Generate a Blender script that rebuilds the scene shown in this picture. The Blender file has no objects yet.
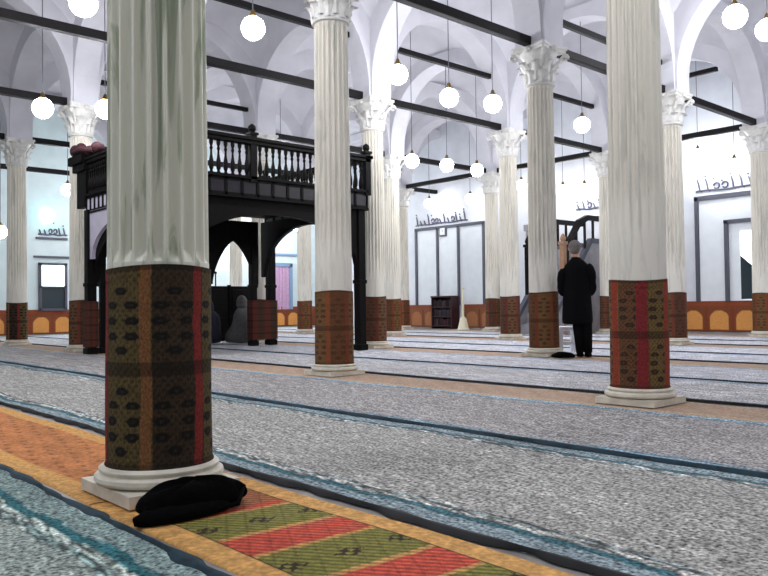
import bpy, bmesh, math, random
import numpy as np
from mathutils import Vector, Matrix
random.seed(7); RNG = np.random.default_rng(5)
S = bpy.context.scene; COL = S.collection; PI = math.pi

# ------------------------------------------------------------------ camera
YAW, PITCH, ROLL, EYE = math.radians(47.8501), math.radians(1.32193), math.radians(.73011), .62
F0 = Vector((math.cos(YAW), math.sin(YAW), 0)); R0 = Vector((math.sin(YAW), -math.cos(YAW), 0)); U0 = Vector((0, 0, 1))
Fw = F0*math.cos(PITCH)+U0*math.sin(PITCH); Uu = U0*math.cos(PITCH)-F0*math.sin(PITCH)
Rr = R0*math.cos(ROLL)-Uu*math.sin(ROLL); Up = Uu*math.cos(ROLL)+R0*math.sin(ROLL)
cd = bpy.data.cameras.new('camera'); cam = bpy.data.objects.new('camera', cd); COL.objects.link(cam)
cd.sensor_width = 36; cd.lens = 36*770.45/768; cd.clip_start = .02
M = Matrix((Rr, Up, -Fw)).transposed().to_4x4(); M.translation = (0, 0, EYE); cam.matrix_world = M
S.camera = cam

# ------------------------------------------------------------------ the grid of the hall
PX, PY, X0, Y0 = 3.12779, 2.99056, 1.18866, 2.45178
XW, YW = 15.0, 19.6                       # planes of the two far walls
ZS = 3.62                                 # top of the capitals
def gx(i): return X0+PX*i
def gy(j): return Y0+PY*j

# ------------------------------------------------------------------ materials
def lin(c):
    return tuple(((v/255)/12.92 if v/255 <= .04045 else ((v/255+.055)/1.055)**2.4) for v in c)
def nmat(name, rgb, rough=.6, metal=0, emit=None, estr=0, noise=0, nscale=20, bump=0, bscale=60, stretch=(1, 1, 1), rgb2=None, spec=.5, vcol=False):
    m = bpy.data.materials.new(name); m.use_nodes = True; nt = m.node_tree; b = nt.nodes['Principled BSDF']
    b.inputs['Roughness'].default_value = rough; b.inputs['Metallic'].default_value = metal
    b.inputs['Specular IOR Level'].default_value = spec
    c = (*lin(rgb), 1); b.inputs['Base Color'].default_value = c
    tc = nt.nodes.new('ShaderNodeTexCoord'); mp = nt.nodes.new('ShaderNodeMapping'); mp.inputs['Scale'].default_value = stretch
    nt.links.new(tc.outputs['Object'], mp.inputs['Vector'])
    src = None
    if vcol:
        a = nt.nodes.new('ShaderNodeAttribute'); a.attribute_name = 'Col'; src = a.outputs['Color']
        nt.links.new(src, b.inputs['Base Color'])
    if noise or rgb2:
        n = nt.nodes.new('ShaderNodeTexNoise'); n.inputs['Scale'].default_value = nscale; n.inputs['Detail'].default_value = 5
        nt.links.new(mp.outputs[0], n.inputs['Vector'])
        r = nt.nodes.new('ShaderNodeValToRGB'); r.color_ramp.elements[0].position = .32; r.color_ramp.elements[1].position = .68
        nt.links.new(n.outputs['Fac'], r.inputs[0])
        if vcol:
            lo, hi = 1-noise, 1+noise
            r.color_ramp.elements[0].color = (lo, lo, lo, 1); r.color_ramp.elements[1].color = (hi, hi, hi, 1)
            mx = nt.nodes.new('ShaderNodeMix'); mx.data_type = 'RGBA'; mx.blend_type = 'MULTIPLY'; mx.inputs[0].default_value = 1
            nt.links.new(src, mx.inputs[6]); nt.links.new(r.outputs[0], mx.inputs[7]); nt.links.new(mx.outputs[2], b.inputs['Base Color'])
        else:
            r.color_ramp.elements[0].color = (*lin(rgb2 or [v*(1-noise) for v in rgb]), 1); r.color_ramp.elements[1].color = c
            nt.links.new(r.outputs[0], b.inputs['Base Color'])
    if bump:
        n2 = nt.nodes.new('ShaderNodeTexNoise'); n2.inputs['Scale'].default_value = bscale; n2.inputs['Detail'].default_value = 4
        nt.links.new(mp.outputs[0], n2.inputs['Vector'])
        bp = nt.nodes.new('ShaderNodeBump'); bp.inputs['Strength'].default_value = bump; bp.inputs['Distance'].default_value = .01
        nt.links.new(n2.outputs['Fac'], bp.inputs['Height']); nt.links.new(bp.outputs[0], b.inputs['Normal'])
    if emit:
        b.inputs['Emission Color'].default_value = (*lin(emit), 1); b.inputs['Emission Strength'].default_value = estr
    return m

def marble(name, base, vein, vein2):
    m = nmat(name, base, rough=.42, bump=.06, bscale=30); nt = m.node_tree; b = nt.nodes['Principled BSDF']
    tc = nt.nodes.new('ShaderNodeTexCoord'); mp = nt.nodes.new('ShaderNodeMapping'); mp.inputs['Scale'].default_value = (9, 9, 1.1)
    nt.links.new(tc.outputs['Object'], mp.inputs[0])
    n = nt.nodes.new('ShaderNodeTexNoise'); n.inputs['Scale'].default_value = 1.3; n.inputs['Detail'].default_value = 8; n.inputs['Distortion'].default_value = 1.4
    nt.links.new(mp.outputs[0], n.inputs['Vector'])
    r = nt.nodes.new('ShaderNodeValToRGB'); e = r.color_ramp.elements
    e[0].position = .3; e[0].color = (*lin(vein), 1); e[1].position = .62; e[1].color = (*lin(base), 1)
    k = e.new(.42); k.color = (*lin(vein2), 1); k = e.new(.47); k.color = (*lin(base), 1)
    nt.links.new(n.outputs['Fac'], r.inputs[0]); nt.links.new(r.outputs[0], b.inputs['Base Color'])
    return m

MT = {
 'plaster': nmat('white_plaster', (208, 207, 213), .85, noise=.05, nscale=3, bump=.15, bscale=18),
 'wallr': nmat('pale_wall_paint', (218, 222, 228), .6, noise=.04, nscale=4),
 'walll': nmat('cool_wall_paint', (208, 222, 222), .6, noise=.04, nscale=4),
 'floor': nmat('stone_floor', (150, 145, 140), .5, noise=.2, nscale=8),
 'marble': marble('veined_marble', (224, 219, 206), (196, 194, 182), (212, 208, 196)),
 'marblegreen': marble('greenish_veined_marble', (218, 216, 200), (140, 148, 126), (182, 186, 164)),
 'stone': nmat('cream_stone', (222, 214, 196), .55, noise=.12, nscale=14, bump=.15, bscale=40),
 'capital': nmat('carved_white_stone', (228, 226, 220), .6, noise=.08, nscale=20, bump=.2, bscale=50),
 'weave': nmat('woven_reed_mat', (120, 90, 50), .85, vcol=True, noise=.4, nscale=170, bump=.6, bscale=220, stretch=(1, 1, .6), spec=.2),
 'rug': nmat('flat_woven_rug', (170, 120, 70), .9, vcol=True, noise=.28, nscale=60, bump=.5, bscale=160, spec=.2),
 'carpet': nmat('speckled_carpet', (150, 150, 150), .95, vcol=True, noise=.85, nscale=80, bump=.7, bscale=70, spec=.25),
 'binding': nmat('black_carpet_binding', (7, 9, 12), .8, noise=.5, nscale=30),
 'navy': nmat('navy_carpet_binding', (16, 52, 66), .85, noise=.4, nscale=30),
 'tie': nmat('dark_timber', (20, 16, 18), .6, spec=.2, noise=.3, nscale=12, stretch=(1, 1, 6)),
 'wood': nmat('dark_gallery_wood', (11, 7, 7), .55, spec=.12, noise=.35, nscale=14, stretch=(1, 1, 4)),
 'woodlite': nmat('grey_panel_wood', (40, 36, 42), .3, spec=.35, noise=.25, nscale=10),  # lighter, smoother grey than the gallery wood
 'slitlight_board': nmat('lavender_board_and_slit_light', (205, 198, 214), .5, noise=.06, nscale=8),
 'lampglass': nmat('lit_globe_glass', (255, 255, 255), .3, emit=(247, 249, 255), estr=26),
 'lampdim': nmat('dim_globe_glass', (255, 255, 255), .3, emit=(250, 248, 250), estr=9),
 'lampcyan': nmat('lit_cyan_glass', (200, 250, 250), .3, emit=(120, 235, 240), estr=7),
 'brass': nmat('dull_brass', (120, 100, 60), .4, metal=1),
 'cord': nmat('grey_cord', (90, 90, 96), .7),
 'frame': nmat('dark_grey_frame', (74, 76, 88), .5),
 'panel': nmat('white_wall_panel', (226, 232, 236), .45, noise=.03, nscale=5),
 'script': nmat('grey_painted_script', (92, 94, 112), .7),
 'daylight': nmat('bright_window_pane', (245, 250, 252), .2, emit=(235, 246, 250), estr=1.6),
 'glassdark': nmat('dark_lower_pane', (44, 56, 62), .15),
 'pinkdoor': nmat('mauve_curtain', (196, 160, 190), .8, noise=.1),
 'bluetrim': nmat('pale_blue_trim', (120, 150, 178), .5),
 'maroon': nmat('maroon_wood', (62, 24, 30), .5, noise=.4, nscale=9),
 'black': nmat('black_cloth', (6, 6, 7), .95, spec=.06, noise=.4, nscale=40, bump=.4, bscale=80),
 'blackwool': nmat('black_wool', (15, 15, 18), .95, noise=.3, nscale=50, spec=.1),
 'grey': nmat('grey_cloak_cloth', (104, 104, 102), .95, noise=.2, nscale=30),
 'navycloth': nmat('navy_robe_cloth', (40, 42, 58), .95, noise=.2, nscale=30),
 'hair': nmat('grey_hair', (128, 120, 116), .8, noise=.35, nscale=60),
 'skin': nmat('skin', (186, 142, 120), .55),
 'whiteplastic': nmat('white_plastic', (235, 238, 242), .35),
 'pink': nmat('pink_cloth', (214, 70, 110), .9, noise=.25, nscale=20),
 'redcloth': nmat('dark_red_cloth', (62, 14, 24), .9, noise=.4, nscale=14),
 'cream': nmat('cream_enamel', (226, 220, 190), .4),
 'minbar': nmat('grey_veined_panel', (150, 148, 152), .5, noise=.15, nscale=5),
 'gold': nmat('amber_post_wood', (150, 112, 84), .5, noise=.15, nscale=9),
}

# ------------------------------------------------------------------ mesh helpers
class MB:
    def __init__(s): s.v = []; s.f = []
    def add(s, v, f):
        n = len(s.v); s.v += [tuple(p) for p in v]; s.f += [tuple(n+k for k in q) for q in f]
    def box(s, x0, x1, y0, y1, z0, z1):
        s.add([(x, y, z) for z in (z0, z1) for y in (y0, y1) for x in (x0, x1)],
              [(0, 2, 3, 1), (4, 5, 7, 6), (0, 1, 5, 4), (2, 6, 7, 3), (0, 4, 6, 2), (1, 3, 7, 5)])
    def lathe(s, prof, c=(0, 0), n=32, fn=None, cap=True):
        v = []; f = []
        for r, z in prof:
            for k in range(n):
                a = 2*PI*k/n; rr = r if fn is None else fn(r, a, z)
                v.append((c[0]+rr*math.cos(a), c[1]+rr*math.sin(a), z))
        for i in range(len(prof)-1):
            for k in range(n):
                k2 = (k+1) % n; f.append((i*n+k, i*n+k2, (i+1)*n+k2, (i+1)*n+k))
        if cap: f.append(tuple(range(n-1, -1, -1))); f.append(tuple((len(prof)-1)*n+k for k in range(n)))
        s.add(v, f)
    def tube(s, pts, r, n=8):
        pts = [Vector(p) for p in pts]; rs = r if isinstance(r, (list, tuple)) else [r]*len(pts); v = []; f = []
        for i, p in enumerate(pts):
            t = (pts[min(i+1, len(pts)-1)]-pts[max(i-1, 0)]).normalized()
            a = Vector((0, 0, 1)) if abs(t.z) < .9 else Vector((1, 0, 0))
            u = t.cross(a).normalized(); w = t.cross(u)
            for k in range(n):
                q = 2*PI*k/n; v.append(p+(u*math.cos(q)+w*math.sin(q))*rs[i])
        for i in range(len(pts)-1):
            for k in range(n):
                k2 = (k+1) % n; f.append((i*n+k, (i+1)*n+k, (i+1)*n+k2, i*n+k2))
        f.append(tuple(range(n))); f.append(tuple((len(pts)-1)*n+n-1-k for k in range(n)))
        s.add(v, f)
    def loft(s, rings, n=20):           # rings of (x, y, z, rx, ry)
        v = []; f = []
        for x, y, z, rx, ry in rings:
            for k in range(n):
                a = 2*PI*k/n; v.append((x+rx*math.cos(a), y+ry*math.sin(a), z))
        for i in range(len(rings)-1):
            for k in range(n):
                k2 = (k+1) % n; f.append((i*n+k, i*n+k2, (i+1)*n+k2, (i+1)*n+k))
        f.append(tuple(range(n-1, -1, -1))); f.append(tuple((len(rings)-1)*n+k for k in range(n)))
        s.add(v, f)
    def ball(s, c, r, nu=20, nv=12):
        r = r if isinstance(r, tuple) else (r, r, r)
        v = [(c[0], c[1], c[2]-r[2])]; f = []
        for i in range(1, nv):
            t = -PI/2+PI*i/nv
            for k in range(nu):
                a = 2*PI*k/nu; v.append((c[0]+r[0]*math.cos(t)*math.cos(a), c[1]+r[1]*math.cos(t)*math.sin(a), c[2]+r[2]*math.sin(t)))
        v.append((c[0], c[1], c[2]+r[2])); L = len(v)-1
        for k in range(nu):
            k2 = (k+1) % nu; f.append((0, 1+k2, 1+k)); f.append((L, L-nu+k, L-nu+k2))
            for i in range(nv-2): f.append((1+i*nu+k, 1+i*nu+k2, 1+(i+1)*nu+k2, 1+(i+1)*nu+k))
        s.add(v, f)
    def prism(s, poly, axis, t0, t1):   # extrude an outline given in the other two axes
        def P(a, b, t): return {'y': (a, t, b), 'x': (t, a, b), 'z': (a, b, t)}[axis]
        n = len(poly)
        s.add([P(a, b, t0) for a, b in poly]+[P(a, b, t1) for a, b in poly],
              [tuple(range(n)), tuple(range(2*n-1, n-1, -1))]+[(k, n+k, n+(k+1) % n, (k+1) % n) for k in range(n)])
    def archwall(s, axis, W, half, spring, rise, z0, z1, t, pointed=0, n=24, cx=0, ct=0):
        # wall from -W..W, z0..z1 with an arched opening of half width `half`
        pts = []
        for k in range(n+1):
            u = -1+2*k/n
            a = PI*(1-k/n); x = half*math.cos(a); z = spring+rise*(math.sin(a)**(1-.0))
            if pointed: z = spring+rise*((1-abs(math.cos(a))**(2-pointed*.6))**(.62))
            pts.append((x, z))
        if spring > z0: pts = [(-half, z0)]+pts+[(half, z0)]
        def P(a, b, tt): return (cx+a, ct+tt, b) if axis == 'x' else (ct+tt, cx+a, b)
        for tt, fl in ((-t/2, False), (t/2, True)):
            v = [P(x, z, tt) for x, z in pts]+[P(x, z1, tt) for x, z in pts]; m = len(pts); f = []
            for k in range(m-1):
                q = (k, k+1, m+k+1, m+k); f.append(q if not fl else q[::-1])
            s.add(v, f)
            for sg in (-1, 1):
                s.add([P(sg*half, z0, tt), P(sg*W, z0, tt), P(sg*W, z1, tt), P(sg*half, z1, tt)], [(0, 1, 2, 3)])
        m = len(pts)
        s.add([P(x, z, -t/2) for x, z in pts]+[P(x, z, t/2) for x, z in pts], [(k, k+1, m+k+1, m+k) for k in range(m-1)])
        for sg in (-1, 1):
            s.add([P(sg*half, z0, -t/2), P(sg*W, z0, -t/2), P(sg*W, z0, t/2), P(sg*half, z0, t/2)], [(0, 1, 2, 3)])
            s.add([P(sg*W, z0, -t/2), P(sg*W, z1, -t/2), P(sg*W, z1, t/2), P(sg*W, z0, t/2)], [(0, 1, 2, 3)])
        s.add([P(-W, z1, -t/2), P(W, z1, -t/2), P(W, z1, t/2), P(-W, z1, t/2)], [(0, 1, 2, 3)])
    def build(s, name, mat, parent=None, smooth=False, bevel=0, sub=0, loc=None, fix=True):
        me = bpy.data.meshes.new(name); me.from_pydata(s.v, [], s.f); me.materials.append(mat)
        if fix:
            b = bmesh.new(); b.from_mesh(me); bmesh.ops.remove_doubles(b, verts=b.verts, dist=1e-5); bmesh.ops.recalc_face_normals(b, faces=b.faces); b.to_mesh(me); b.free()
        if smooth: me.polygons.foreach_set('use_smooth', [True]*len(me.polygons))
        o = bpy.data.objects.new(name, me); COL.objects.link(o)
        if parent: o.parent = parent
        if loc: o.location = loc
        if bevel:
            d = o.modifiers.new('bevel', 'BEVEL'); d.width = bevel; d.segments = 2; d.limit_method = 'ANGLE'
        if sub:
            d = o.modifiers.new('sub', 'SUBSURF'); d.levels = d.render_levels = sub
        return o
def grid(name, P, C, mat, parent=None, close_u=False, loc=None):
    # P (nu,nv,3) positions, C (nu,nv,3) linear colours
    nu, nv = P.shape[:2]; idx = np.arange(nu*nv).reshape(nu, nv)
    a, b, c, d = idx[:-1, :-1], idx[1:, :-1], idx[1:, 1:], idx[:-1, 1:]
    f = np.stack([a, b, c, d], -1).reshape(-1, 4)
    me = bpy.data.meshes.new(name); me.from_pydata(P.reshape(-1, 3).tolist(), [], f.tolist()); me.materials.append(mat)
    at = me.color_attributes.new('Col', 'FLOAT_COLOR', 'POINT')
    at.data.foreach_set('color', np.concatenate([C.reshape(-1, 3), np.ones((nu*nv, 1))], 1).astype(np.float32).ravel())
    me.polygons.foreach_set('use_smooth', [True]*len(me.polygons))
    o = bpy.data.objects.new(name, me); COL.objects.link(o)
    if parent: o.parent = parent
    if loc: o.location = loc
    return o
def tag(o, label, cat, group=None):
    o['label'] = label; o['category'] = cat; o['kind'] = 'thing'
    if group: o['group'] = group
    return o
def thing(name, label, cat, loc=(0, 0, 0), rz=0, group=None):
    o = bpy.data.objects.new(name, None); COL.objects.link(o); o.location = loc; o.rotation_euler = (0, 0, rz); o.empty_display_size = .1
    return tag(o, label, cat, group)
def struct(o): o['kind'] = 'structure'; return o
def clone(root, loc, label, group=None, rz=None):
    r = root.copy(); COL.objects.link(r); r.location = loc; r['label'] = label
    if rz is not None: r.rotation_euler = (0, 0, rz)
    if group: r['group'] = group
    for ch in list(root.children):
        c = ch.copy(); COL.objects.link(c); c.parent = r
        for g in list(ch.children):
            d = g.copy(); COL.objects.link(d); d.parent = c
    return r
L3 = lambda c: np.array(lin(c))

# ------------------------------------------------------------------ setting: floor, walls, vaults
m = MB(); m.box(-4, XW+.3, -4, YW+.3, -.12, 0); struct(m.build('floor', MT['floor']))
m = MB(); m.box(XW, XW+.3, -4, YW+.3, 0, 6.4); struct(m.build('wall_right', MT['wallr']))
m = MB(); m.box(-4, XW, YW, YW+.3, 0, 6.4); struct(m.build('wall_left', MT['walll']))
def clip(o):
    b = bmesh.new(); b.from_mesh(o.data); w = o.matrix_world if False else Matrix.Translation(o.location)
    for co, no in (((XW, 0, 0), (1, 0, 0)), ((0, YW, 0), (0, 1, 0))):
        bmesh.ops.bisect_plane(b, geom=b.verts[:]+b.edges[:]+b.faces[:], plane_co=w.inverted() @ Vector(co), plane_no=no, clear_outer=True)
    b.to_mesh(o.data); b.free()
def arch_obj(axis, loc):
    mm = MB()
    if axis == 'x': mm.archwall('x', PX/2, PX/2-.21, 3.78, PX/2-.21, ZS, 5.32, .36)
    else: mm.archwall('y', PY/2, PY/2-.21, 3.85, PY/2-.21, ZS, 5.32, .36)
    return mm.build('ceiling_arch', MT['plaster'], loc=loc)
def dome_obj(loc):
    R = math.hypot(PX/2, PY/2)+.002; n = 20; v = []; f = []
    for a in range(n+1):
        for b in range(n+1):
            x = -PX/2+PX*a/n; y = -PY/2+PY*b/n; v.append((x, y, math.sqrt(max(0, R*R-x*x-y*y))))
    for a in range(n):
        for b in range(n):
            k = a*(n+1)+b; f.append((k, k+1, k+n+2, k+n+1))
    mm = MB(); mm.add(v, f); return mm.build('ceiling_dome', MT['plaster'], smooth=True, loc=loc, fix=False)
ax0 = ay0 = d0 = None
I0, I1, J0, J1 = -1, 5, -1, 6
for i in range(I0, I1+1):
    for j in range(J0, J1+1):
        if i < I1 and i < 5 and j <= 5:                   # X arch between (i,j) and (i+1,j)
            loc = (gx(i)+PX/2, gy(j), 0)
            if i == 4:
                o = arch_obj('x', loc); clip(o)
            elif ax0 is None: o = ax0 = arch_obj('x', loc)
            else: o = ax0.copy(); COL.objects.link(o); o.location = loc
            struct(o)
        if j < J1 and i <= 4:
            loc = (gx(i), gy(j)+PY/2, 0)
            if j == 5:
                o = arch_obj('y', loc); clip(o)
            elif ay0 is None: o = ay0 = arch_obj('y', loc)
            else: o = ay0.copy(); COL.objects.link(o); o.location = loc
            struct(o)
        if i < I1 and j < J1:
            loc = (gx(i)+PX/2, gy(j)+PY/2, 3.72)
            if i == 4 or j == 5:
                o = dome_obj(loc); clip(o)
            elif d0 is None: o = d0 = dome_obj(loc)
            else: o = d0.copy(); COL.objects.link(o); o.location = loc
            struct(o)

# ------------------------------------------------------------------ columns
NF = 20
FULL = True
def flute(r, a, z):
    if z < .80 or z > 3.10: return r
    u = (a*NF/(2*PI)) % 1.0
    d = max(0, math.sin(PI*min(1, max(0, (u-.13)/.74))))
    k = min(1, max(0, (z-1.02)/.3)) if not FULL else 1
    return r-.027*k*d**.5
m = MB()
zs = [.05, .76, .80, .83]+[.83+(3.07-.83)*k/14 for k in range(1, 15)]+[3.10, 3.15]
m.lathe([(.169-.017*((z-.05)/3.1)**1.3, z) for z in zs], n=NF*14, fn=flute)
FULL = False; m2 = MB(); m2.lathe([(.169-.017*((z-.05)/3.1)**1.3, z) for z in zs], n=NF*14, fn=flute); shaft_half = m2.build('shaft', MT['marble'])
shaft_me = m.build('shaft', MT['marblegreen']); 
m = MB(); m.box(-.193, .193, -.193, .193, 0, .038)
base_a = m
prof = [(.18, .038), (.203, .044), (.211, .054), (.209, .066), (.199, .073), (.189, .075), (.189, .079), (.195, .083), (.196, .089), (.190, .094), (.18, .098), (.165, .10)]
base_a.lathe(prof, n=48)
base_me = base_a.build('base', MT['stone'])
m = MB()                                             # leafy capital with corner volutes
m.lathe([(.150, 3.15), (.172, 3.158), (.176, 3.172), (.170, 3.186), (.152, 3.192), (.150, 3.3), (.165, 3.48), (.205, 3.60), (.225, 3.635)], n=40)
def leaf(ang, z0, h, r0, out, w):
    v = []; f = []; n = 8
    for k in range(n+1):
        t = k/n; z = z0+h*(t if t < .8 else .8+.2*math.sin((t-.8)/.2*PI/2)*.6-(max(0, t-.9))*1.2)
        r = r0+.012+.02*t+out*max(0, (t-.45)/.55)**2
        ww = w*(1-.15*t)*(1 if t < .85 else 1-.5*(t-.85)/.15)*(1+.18*math.sin(t*5*PI))
        for q, dr in ((-1, -.008), (-.5, .006), (0, .018), (.5, .006), (1, -.008)):
            aa = ang+q*ww/r; v.append(((r+dr)*math.cos(aa), (r+dr)*math.sin(aa), z))
    for k in range(n):
        for q in range(4):
            b = k*5+q; f.append((b, b+1, b+6, b+5))
    m.add(v, f)
for k in range(8): leaf(2*PI*k/8, 3.19, .19, .150, .055, .062)
for k in range(8): leaf(2*PI*(k+.5)/8, 3.22, .31, .152, .085, .058)
for k in range(4):
    a = PI/4+k*PI/2; ca, sa = math.cos(a), math.sin(a)
    pts = []
    for q in range(9):
        t = q/8; r = .17+.125*t**1.3; pts.append((r*ca, r*sa, 3.40+.22*t))
    for q in range(14):
        t = q/13*2.6*PI; rr = .048*(1-q/17); r = .295+rr*math.sin(t)*1.0-.0; z = 3.575+rr*math.cos(t); pts.append((r*ca, r*sa, z))
    m.tube(pts, [.018]*9+[.022-.0006*q for q in range(14)], 7)
ab = []
for k in range(4):
    a = PI/4+k*PI/2; b = a+PI/2
    p = Vector((math.cos(a), math.sin(a)))*.335; q = Vector((math.cos(b), math.sin(b)))*.335
    tdir = (q-p).normalized(); nrm = Vector((math.cos((a+b)/2), math.sin((a+b)/2)))
    L = (q-p).length
    for t in (.06, .2, .35, .5, .65, .8, .94):
        s_ = p+tdir*L*t-nrm*.045*math.sin(PI*t); ab.append((s_.x, s_.y))
m.prism(ab, 'z', 3.635, 3.68); m.prism([(x*1.06, y*1.06) for x, y in ab], 'z', 3.68, 3.718)
for k in range(4):
    a = k*PI/2; m.ball((.215*math.cos(a), .215*math.sin(a), 3.66), (.04, .04, .045), 10, 6)
m.v = [(x, y, 3.15+(z-3.15)*(ZS-3.15)/(3.72-3.15)) for x, y, z in m.v]
cap_me = m.build('capital', MT['capital'])

def wrap_mesh(name, kind):
    nu, nv = 240, 132
    s = np.linspace(0, 1, nu)[:, None]*np.ones((1, nv)); z = np.ones((nu, 1))*np.linspace(.092, .745, nv)[None]
    ang = s*2*PI; circ = 1.12
    r = .1735-.003*(z-.09)+.002*np.sin(ang*3+z*9)*.7
    r = np.where(z < .105, r+.004, r)
    P = np.stack([r*np.cos(ang), r*np.sin(ang), z+.006*np.sin(ang*2+1)*(z > .7)], -1)
    pal = {'dark': [(84, 70, 42), (54, 42, 30), (116, 78, 48), (118, 40, 36), (22, 20, 18)],
           'red': [(106, 84, 50), (96, 64, 42), (136, 56, 40), (118, 40, 42), (50, 38, 30)],
           'amber': [(112, 80, 48), (100, 64, 40), (126, 68, 42), (112, 56, 38), (76, 52, 34)],
           'brown': [(104, 74, 50), (88, 58, 42), (108, 54, 42), (98, 46, 38), (66, 45, 34)]}[kind]
    pal = [L3(c) for c in pal]
    npan = 6; u = (s*npan + .015*np.sin(z*14)) % 1; pan = np.floor(s*npan).astype(int)
    C = np.where((pan % 2 == 0)[..., None], pal[0], pal[1]).astype(float)
    st = (u > .78) & (u < .98)
    if kind == 'red': st = (u > .6) & (u < .95)
    C = np.where((st & (pan % 2 == 0))[..., None], pal[2], C); C = np.where((st & (pan % 2 == 1))[..., None], pal[3], C)
    # fine diamond weave
    w = circ/npan; x = (u-.4)*w
    dia = np.abs(((x/.014+z/.014) % 2)-1)+np.abs(((x/.014-z/.014) % 2)-1)
    C = C*np.where((dia > 1.25) & ~st, .62, 1.06)[..., None]
    # rings of dark lozenges
    for zc in (.25, .57):
        for dx, dz in ((0, .095), (.043, .05), (.047, -.0), (.043, -.05), (0, -.095), (-.043, -.05), (-.047, 0), (-.043, .05)):
            q = np.maximum(np.abs(x-dx)/.030+np.abs(z-zc-dz)/.026, np.abs(z-zc-dz)/.0135)
            C = np.where(((q < 1) & ~st)[..., None], pal[4], C); C = np.where(((q < .3) & ~st)[..., None], pal[1]*.8, C)
    bd = (np.abs(z-.415) < .022) | (z < .115) | (z > .728)
    C = np.where(bd[..., None], C*.45+pal[4]*.3, C)
    P[-1] = P[0]; C[-1] = C[0]
    o = grid(name, P, np.clip(C, 0, 1), MT['weave'])
    b = bmesh.new(); b.from_mesh(o.data); bmesh.ops.remove_doubles(b, verts=b.verts, dist=1e-6); b.to_mesh(o.data); b.free()
    return o
wraps = {k: wrap_mesh('woven_wrap', k) for k in ('dark', 'red', 'amber', 'brown')}
protos = [shaft_me, base_me, cap_me]
CG = 'marble columns wrapped in woven mats'
COLS = [  # (i, j, wrap, wrap turn, label)
 (0, 0, 'dark', 0.99, 'big nearest fluted marble column in a dark olive mat, black bag at its foot'),
 (1, 0, 'red', 1.9, 'fluted marble column with red and olive striped mat, right of the standing person'),
 (1, 1, 'amber', .7, 'bright white fluted column with amber mat standing before the gallery front'),
 (2, 1, 'amber', 1.3, 'white fluted column beside the white stool and the standing person'),
 (2, 2, 'brown', 2.2, 'marble column at the front right corner of the dark gallery'),
 (2, 3, 'brown', .2, 'marble column seen between the paired rear posts under the gallery'),
 (1, 3, 'brown', 1.1, 'marble column just behind the left end of the dark gallery'),
 (1, 4, 'dark', 2.6, 'slim marble column with dark mat left of the small wall window'),
 (3, 1, 'brown', .5, 'pale marble column close behind the red striped column'),
 (3, 2, 'brown', 1.5, 'marble column just left of the column beside the stool'),
 (3, 3, 'amber', 2.0, 'marble column just right of the one at the gallery corner'),
 (4, 4, 'amber', .9, 'distant marble column left of the three white wall panels'),
 (4, 3, 'brown', .1, 'distant marble column right of the cream pedestal'),
 (3, 4, 'amber', 1.7, 'distant white column seen through the gallery, right of the mauve curtain'),
 (4, 1, 'amber', 2.9, 'marble column before the dark framed wall opening'),
 (4, 2, 'brown', 2.4, 'distant marble column beside the grey pulpit stair'),
 (1, 2, 'brown', 1.0, 'marble column at the front left corner of the gallery, behind the nearest column'),
 (2, 4, 'brown', 1.0, 'marble column behind the gallery, hidden by the nearest column'),
 (3, 5, 'brown', 1.6, 'farthest marble column beyond the gallery underside, near the left wall'),
]
for (i, j, wk, wt, lab) in COLS:
    t = thing('marble_column', lab, 'column', (gx(i), gy(j), .0115), 0, CG)
    for p in protos:
        if p is shaft_me and (i, j) != (0, 0): p = shaft_half
        c = p.copy(); COL.objects.link(c); c.parent = t
        if p in (shaft_me, shaft_half): c.rotation_euler = (0, 0, i*.9+j*1.7)
    w = wraps[wk].copy(); COL.objects.link(w); w.parent = t; w.rotation_euler = (0, 0, wt)
    w['label'] = {'dark': 'dark olive and brown woven mat', 'red': 'red and olive striped woven mat', 'amber': 'amber woven mat', 'brown': 'brown woven mat'}[wk]
for p in protos+[shaft_half]+list(wraps.values()): bpy.data.objects.remove(p)

# ------------------------------------------------------------------ tie beams
def tie(p, q, label, z=3.67, s=.05, y=None):
    mm = MB()
    if p[0] != q[0]: mm.box(p[0], q[0], p[1]-s, p[1]+s, z-s, z+s)
    else: mm.box(p[0]-s, p[0]+s, p[1], q[1], z-s, z+s)
    tag(mm.build('tie_beam', MT['tie'], bevel=.008), label, 'beam', 'dark tie beams under the arches')
def g2(i, j): return (gx(i), gy(j))
def txb(i, j, lab, z=3.67, s=.05, ins=.213):
    a, b = g2(i, j), g2(i+1, j); tie((a[0]+ins, a[1]), ((b[0]-ins if i < 4 else XW-.003), b[1]), lab, z, s)
def tyb(i, j, lab, z=3.67, s=.05, ins=.213):
    a, b = g2(i, j), g2(i, j+1); tie((a[0], a[1]+ins), (b[0], (b[1]-ins if j < 5 else YW-.003)), lab, z, s)
txb(0, 2, 'long dark tie beam crossing top left, ending behind the nearest column')
txb(1, 2, 'dark tie beam above the gallery front rail')
txb(1, 1, 'dark tie beam ending on the capital of the column beside the stool')
txb(2, 2, 'dark tie beam across the lower of the nested arches, from gallery corner column')
txb(0, 3, 'dark tie beam left of the gallery, ending behind its red cloth')
txb(1, 3, 'thin dark tie beam over the back of the gallery')
txb(2, 3, 'dark tie beam right of the gallery back, above the distant white column')
txb(2, 1, 'dark tie beam from stool-side column to the red striped column')
txb(3, 1, 'dark tie beam ending on the capital of the far right column')
txb(3, 2, 'dark tie beam over the pulpit stair')
txb(3, 3, 'dark tie beam in the distant arch, with a lamp before it')
txb(4, 4, 'short tie beam from distant column to wall above the three white panels')
txb(0, 4, 'dark tie beam at far left beside the slim column capital')
txb(1, 4, 'dark tie beam right of the slim left column capital')
txb(2, 4, 'dark tie beam in the row behind the gallery')
txb(1, 5, 'farthest dark tie beam near the left wall, above the small window')
tyb(4, 1, 'short upper dark tie beam high in the arch right of the pale column capital', 4.8, .04, .70)
tyb(4, 1, 'dark tie beam before the right wall, above the framed panel')
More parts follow.
